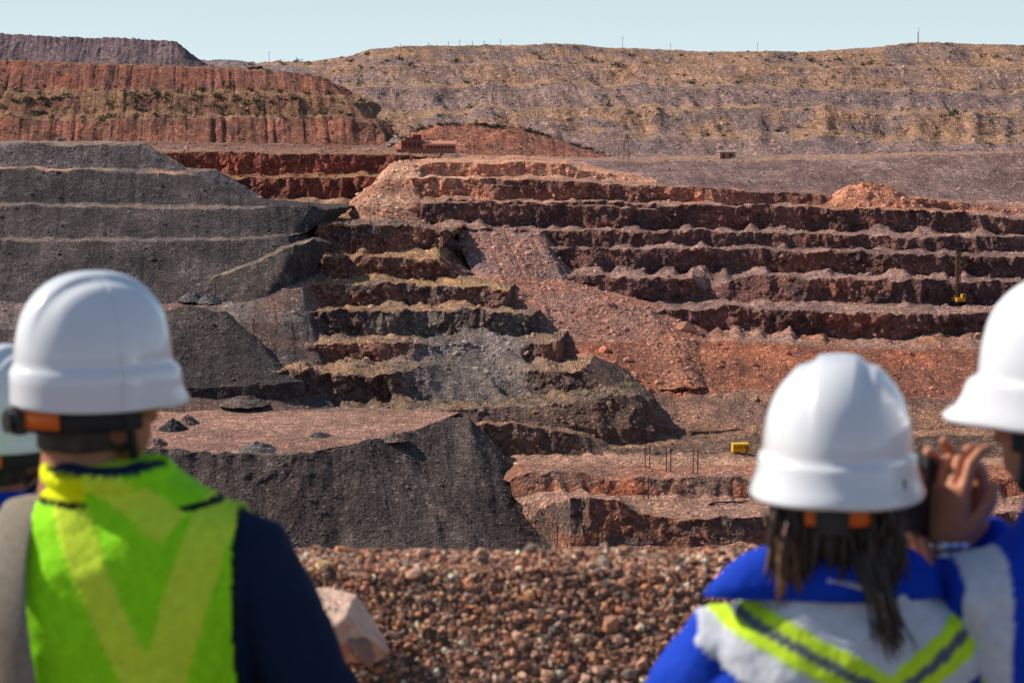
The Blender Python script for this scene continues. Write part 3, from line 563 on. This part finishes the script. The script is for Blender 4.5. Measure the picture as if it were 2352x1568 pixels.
def person(u,v,d,bu,yaw,arms,colf,hd,rz=0,vox=.006,folds=.006,hk={}):
    top=W(u,v,d);bc=W(bu,v,d);S=(top[2]-.055)/1.70
    E=bpy.data.objects.new('person_in_hard_hat',None);bpy.context.collection.objects.link(E);E.location=(bc[0],bc[1],0);E.rotation_euler[2]=rz;E.scale=(S,)*3
    off=Vector((top[0]-bc[0],0,0));off.rotate(Euler((0,0,-rz)));off/=S
    mb=MB();loft(mb,RINGS,xo=off.x)
    for sx,key in((-1,'L'),(1,'R')):
        el,wr=arms[key];sh=Vector((sx*.162,0,1.375-DN));el=Vector(el);wr=Vector(wr)
        mb.tube([sh+Vector((-sx*.03,0,.01)),sh,sh+(el-sh)*.25,sh+(el-sh)*.6,el,el+(wr-el)*.35,el+(wr-el)*.75,wr],[.055,.066,.066,.058,.054,.052,.044,.037],n=20)
    for sx in(-1,1):
        mb.tube([(sx*.085,0,.92),(sx*.095,0,.75),(sx*.105,.0,.48),(sx*.11,-.01,.30),(sx*.115,-.01,.09)],[.1,.098,.075,.07,.062],n=18)
        mb.ell((sx*.12,.04,.052),(.052,.14,.055));mb.tube([(sx*.115,-.01,.05),(sx*.115,-.01,.16)],.058,n=16)
    k=28;mb.tube([(off.x*.55+.072*math.cos(2*math.pi*i/k),.068*math.sin(2*math.pi*i/k)-.01,1.494-DN+.008*math.sin(-2*math.pi*i/k)) for i in range(k+1)],.014,n=10)
    ob=remesh(mb,'clothed_body',vox,4,E,M_CLOTH);V=getv(ob);NN=getn(ob)
    fo=fbm(V[:,0]*9+V[:,2]*5,V[:,1]*9,V[:,2]*14-V[:,0]*6,3)
    fo=fo+.8*(1-2*np.abs(fbm(V[:,0]*5-V[:,2]*4+9,V[:,1]*5,V[:,2]*5+V[:,0]*7,2)))
    col,lift=colf(V,NN,S,top,bc);V=V+NN*(fo*folds*1.8+lift)[:,None]
    V[:,2]=np.maximum(V[:,2],0);putv(ob,V);setcol(ob.data,np.clip(col,0,.95))
    H=head(E,(off.x,.012,1.70-.118),yaw-rz,hd.get('pitch',0),hd['skin'],hd['hair'],hd.get('mode',1));helmet(H,hd.get('tilt',0),**hk)
    for key,sx in(('L',-1),('R',1)):
        el,wr=arms[key];f=Vector(wr)-Vector(el);a=arms.get('h'+key,{})
        fd=a.get('f',tuple(f));hand(E,Vector(wr)+Vector(fd).normalized()*.022,fd,a.get('p',(-sx,0,0)),a.get('t',sx),a.get('c',(.35,.5,.3)),'hand_'+('left' if sx<0 else 'right'),hd['skin'])
    return E,H,S,off
def segd(U,V,a,b):
    ax,ay=a;bx,by=b;L=math.hypot(bx-ax,by-ay);t=((U-ax)*(bx-ax)+(V-ay)*(by-ay))/L;n=np.abs((U-ax)*(by-ay)-(V-ay)*(bx-ax))/L
    return n,t,L
NAVY=C(18,32,58);LIME=np.array((.36,.90,.01));LIMEL=np.array((.74,.95,.05));YEL=np.array((.90,.95,.0))
TRO=C(30,36,52);BOOT=C(40,32,28)
def common(V,base):
    c=np.tile(np.array(base),(len(V),1)).astype(float);c[V[:,2]<.93]=TRO;c[V[:,2]<.13]=BOOT;return c
def col1(V,NN,S,top,bc):
    c=common(V,NAVY);lift=np.zeros(len(V));px=KP*top[1]
    U=300+V[:,0]*S/px;Vv=628+(top[2]-V[:,2]*S)/px
    right=np.interp(Vv,[1040,1100,1180,1300,1700],[385,480,545,552,552]);left=np.interp(Vv,[1040,1100,1180,1700],[100,40,40,45])
    torso=(V[:,2]>.90)&(np.abs(V[:,0])<.20)&(V[:,2]<1.505-DN)
    vest=torso&(U<right)&(U>left);c[vest]=LIME;lift[vest]=.008
    trim=torso&((np.abs(U-right)<7)|(np.abs(U-left)<7));c[trim]=(.012,.02,.012)
    back=V[:,1]<.06
    for a,b,w in(((165,1120),(375,1560),40),((512,1160),(395,1580),46),((375,1560),(385,1900),60),((230,1070),(420,1210),34)):
        n,t,L=segd(U,Vv,a,b);q=vest&(n<w)&(t>0)&(t<L)&back;c[q]=LIMEL;lift[q]=.010
    q=vest&back&(U<225)&(Vv<1150)&(U>60);c[q]=YEL;lift[q]=.013
    q=vest&back&(U<228)&(U>85)&(np.abs(Vv-1153)<6);c[q]=(.01,.02,.01)
    q=vest&back&(U>425)&(np.abs(Vv-1172)<6);c[q]=(.01,.02,.01)
    hem=(V[:,2]<.93)&(V[:,2]>.91)&torso;c[hem]=(.012,.02,.012)
    return c,lift
BLUE=C(14,58,175)
GREYW=C(214,216,222,.98)
def col2(V,NN,S,top,bc):
    c=common(V,BLUE);lift=np.zeros(len(V));px=KP*top[1]
    U=1950+V[:,0]*S/px;Vv=815+(top[2]-V[:,2]*S)/px
    torso=(V[:,2]>.93)&(V[:,2]<1.46);bd=np.interp(Vv,[1300,1380,1480,1568,1800],[1700,1625,1600,1725,1740])
    vest=torso&(U>bd)&(U<3910-bd);c[vest]=GREYW;lift[vest]=.005
    for a,b in(((1660,1392),(2030,1572)),((2250,1412),(2030,1572)),((2030,1560),(2030,2000))):
        n,t,L=segd(U,Vv,a,b);q=vest&(t>-10)&(t<L+10)&(n<42);c[q]=np.array((.66,.92,.03));lift[q]=.007;q=q&(n<12);c[q]=C(90,96,104)
    n=np.abs(Vv-1760);q=torso&(n<46);c[q]=(.62,.88,.03);q=torso&(n<14);c[q]=C(90,96,104)
    return c,lift
def col3(V,NN,S,top,bc):
    c=common(V,BLUE);lift=np.zeros(len(V));x=V[:,0];z=V[:,2]
    q=(z>1.16)&(x<-.158)&(x>-.21)&(V[:,1]<.02);c[q]=GREYW;lift[q]=.004
    n=np.abs((z-1.18)+.9*(x+.15));q=(z>.93)&(z<1.46)&(n<.035)&(np.abs(x)<.19)&(V[:,1]<.03);c[q]=(.62,.88,.03);q=q&(n<.009);c[q]=C(90,96,104)
    return c,lift
sk1=C(165,110,82);hr1=C(70,62,56,.7)
E1,H1,S1,o1=person(203,628,3.55,300,-1.0,dict(L=((-.30,.02,1.05),(-.25,.24,.93)),R=((.335,-.01,1.03),(.27,.22,.90))),col1,dict(skin=sk1,hair=hr1),rz=-.10,hk=dict(flare=.35,sc=.94,peak=.02))
def ribbon(parent,name,pts,w,mat,th=.004):
    P=[Vector(p) for p in pts];V=[]
    for i,p in enumerate(P):
        t=(P[min(i+1,len(P)-1)]-P[max(i-1,0)]).normalized();nrm=Vector((p.x*.2,p.y,max(0,(p.z-1.35))*2.5)).normalized();s=t.cross(nrm).normalized()*w/2
        V+= [tuple(p-s),tuple(p-s*.3+nrm*.003),tuple(p+s*.3+nrm*.003),tuple(p+s)]
    o=mkobj(name,np.array(V),gridfaces(len(P),4),mat,None,True,parent);m=o.modifiers.new('s','SOLIDIFY');m.thickness=th;m.offset=0;m=o.modifiers.new('b','SUBSURF');m.levels=m.render_levels=2
    return o
ribbon(E1,'bag_strap',[(-.158,.115,1.18),(-.162,.122,1.29),(-.165,.09,1.39),(-.165,.0,1.432),(-.162,-.07,1.40),(-.158,-.128,1.32),(-.145,-.148,1.23),(-.13,-.150,1.14),(-.11,-.150,1.05),(-.08,-.152,.96)],.062,M_STR)
b=MB();b.ell((0,-.2,.88),(.15,.06,.11),n=24);b.obj('shoulder_bag',M_STR,smooth=True,parent=E1)
E0,H0,S0,o0=person(-2,788,4.15,-20,-.5,dict(L=((-.27,.05,1.12),(-.15,.25,1.05)),R=((.25,.05,1.12),(.18,.25,1.05))),col2,dict(skin=C(150,96,70),hair=C(40,34,32,.7)),vox=.009,hk=dict(flare=.5,sc=.93,peak=.03))
arms2=dict(L=((-.27,.12,1.13),(-.04,.26,1.33)),R=((.235,.15,1.09),(.145,.17,1.29)),hR=dict(f=(-.06,.10,1),p=(-1,-.35,0),t=1,c=(.12,.3,.3)),hL=dict(f=(.3,.2,.8),p=(.6,-.5,0),t=-1,c=(.4,.5,.4)))
hr2=C(58,44,36,.8)
E2,H2,S2,o2=person(1930,815,3.2,1950,-.18,arms2,col2,dict(skin=C(196,130,96),hair=hr2,tilt=.02))
strands(H2,'hair',lambda g:(g.uniform(-.078,.095),-.075+g.uniform(-.015,.03),g.uniform(-.06,.02)),lambda g,a:(a.x*.9+g.normal()*.012,-.075+g.normal()*.014,-.115+g.normal()*.018),hr2,560,.0026,.025)
strands(H2,'ponytail',lambda g:(.04+g.normal()*.012,-.09,-.06),lambda g,a:(.085+g.normal()*.010,-.12+g.normal()*.01,-.20+g.normal()*.02),hr2,60,.0018,.03,3)
strands(H2,'loose_hair',lambda g:(-.062+g.normal()*.014,-.085,-.03),lambda g,a:(-.058+g.normal()*.014,-.085+g.normal()*.01,-.145+g.normal()*.012),C(132,98,68,.8),150,.0018,.012,5)
def collar(E,x0,rin,rout,z,col,name='collar'):
    k=48;th=np.linspace(0,2*np.pi,k+1);rows=[]
    for q in np.linspace(0,1,8):
        ro=rin+(rout(th)-rin)*q;rows.append(np.stack([x0+ro*np.cos(th),-.008+ro*.72*np.sin(th),z+.018*np.sin(q*math.pi)-.05*q*q+0*th],-1))
    V=np.array(rows);o=mkobj(name,V.reshape(-1,3),gridfaces(8,k+1),M_CLOTH,np.tile(np.append(col,1),(8*(k+1),1)),True,E);m=o.modifiers.new('s','SOLIDIFY');m.thickness=.004
collar(E2,o2.x*.5,.066,lambda t:.115+.085*np.exp(-((np.mod(t,2*np.pi)-3.4)/.4)**2)+.03*np.exp(-((np.mod(t,2*np.pi)-5.9)/.4)**2),1.512-DN,BLUE)
def camera_prop(E,loc,rot,sc=1):
    k=MB();k.box((0,0,0),(.13,.05,.085),(.5,)*3);k.box((0,0,.052),(.05,.045,.03),(.5,)*3);k.tube([(0,.02,0),(0,.09,0),(0,.10,0)],[.036,.036,.033],n=24);k.box((.052,.012,.0),(.03,.06,.08),(.5,)*3)
    o=k.obj('camera',M_BLK,loc,0,sc,parent=E);o.rotation_euler=rot;b=o.modifiers.new('b','BEVEL');b.width=.005
camera_prop(E2,(.062,.215,1.415),(0,.1,.1),.95)
def cuff(E,wr,t,name):
    k=MB();t=Vector(t).normalized();wr=Vector(wr)
    a=Vector((1,0,0)).cross(t).normalized();b_=a.cross(t)
    for j in(-.007,.007):k.tube([wr+t*j+a*.031*math.cos(q)+b_*.031*math.sin(q) for q in np.linspace(0,2*math.pi,25)],.006,n=8)
    k.obj(name,M_MET,smooth=True,parent=E)
cuff(E2,(.143,.173,1.315),(-.06,.10,1),'wristwatch')
arms3=dict(L=((-.20,.14,1.13),(-.165,.19,1.34)),R=((.06,.30,1.2),(-.10,.26,1.36)),hL=dict(f=(-.02,.1,1),p=(.7,.5,0),t=-1,c=(.45,.7,.5)),hR=dict(f=(-.5,.1,.8),p=(-.3,-.9,0),t=1,c=(.6,.7,.4)))
E3,H3,S3,o3=person(2462,635,3.2,2575,.95,arms3,col3,dict(skin=C(190,126,92),hair=C(46,36,30,.8)),rz=.12,hk=dict(sc=.94,flare=.75,peak=.034))
for sx in(-1,1):
    k=MB();k.ell((sx*.032,.094,.008),(.026,.006,.02));k.obj('sunglasses',M_BLK,smooth=True,parent=H3);k=MB();k.tube([(sx*.056,.088,.012),(sx*.075,.04,.012),(sx*.08,-.01,.006)],.003,n=8);k.obj('sunglasses_arm',M_BLK,parent=H3)
camera_prop(E3,(-.205,.22,1.42),(0,.5,.9))
cuff(E3,(-.165,.193,1.362),(-.02,.1,1),'bracelet')
# ------------------------------------------------------------ light, sky, camera
sd=Vector((-.75,.24,.61)).normalized()
sc_=bpy.context.scene
w=bpy.data.worlds.new('World');sc_.world=w;w.use_nodes=True;nt=w.node_tree;bg=nt.nodes['Background']
sk=nt.nodes.new('ShaderNodeTexSky');sk.sky_type='NISHITA';sk.sun_disc=False;sk.sun_elevation=math.asin(sd.z);sk.sun_rotation=math.atan2(sd.x,sd.y);sk.air_density=1;sk.dust_density=.3;sk.ozone_density=1.5
tcw=nt.nodes.new('ShaderNodeTexCoord');sx_=nt.nodes.new('ShaderNodeSeparateXYZ');nt.links.new(tcw.outputs['Generated'],sx_.inputs[0])
fac=ramp(nt,sx_.outputs[2],[(0.0,.95),(.2,.0)])
hz=ramp(nt,sx_.outputs[2],[(0.0,(6.9,8.4,9.0)),(.10,(4.0,6.4,8.2))])
mx=mixc(nt,'MIX',fac,sk.outputs[0],hz)
nt.links.new(mx,bg.inputs[0]);bg.inputs[1].default_value=.102
l=bpy.data.lights.new('sun','SUN');l.energy=5.0;l.angle=math.radians(.53);l.color=(1,.93,.83);lo=bpy.data.objects.new('sun',l);bpy.context.collection.objects.link(lo)
lo.rotation_euler=sd.to_track_quat('Z','Y').to_euler()
cam=bpy.data.cameras.new('camera_view');cam.lens=85;cam.sensor_width=36;cam.clip_start=.1;cam.clip_end=80000
cam.dof.use_dof=True;cam.dof.focus_distance=900;cam.dof.aperture_fstop=9.5
co=bpy.data.objects.new('camera_view',cam);bpy.context.collection.objects.link(co);co.location=CAM;co.rotation_euler=(math.pi/2-PIT,0,0);sc_.camera=co
sc_.view_settings.view_transform='Standard';sc_.view_settings.look='None';sc_.view_settings.exposure=0
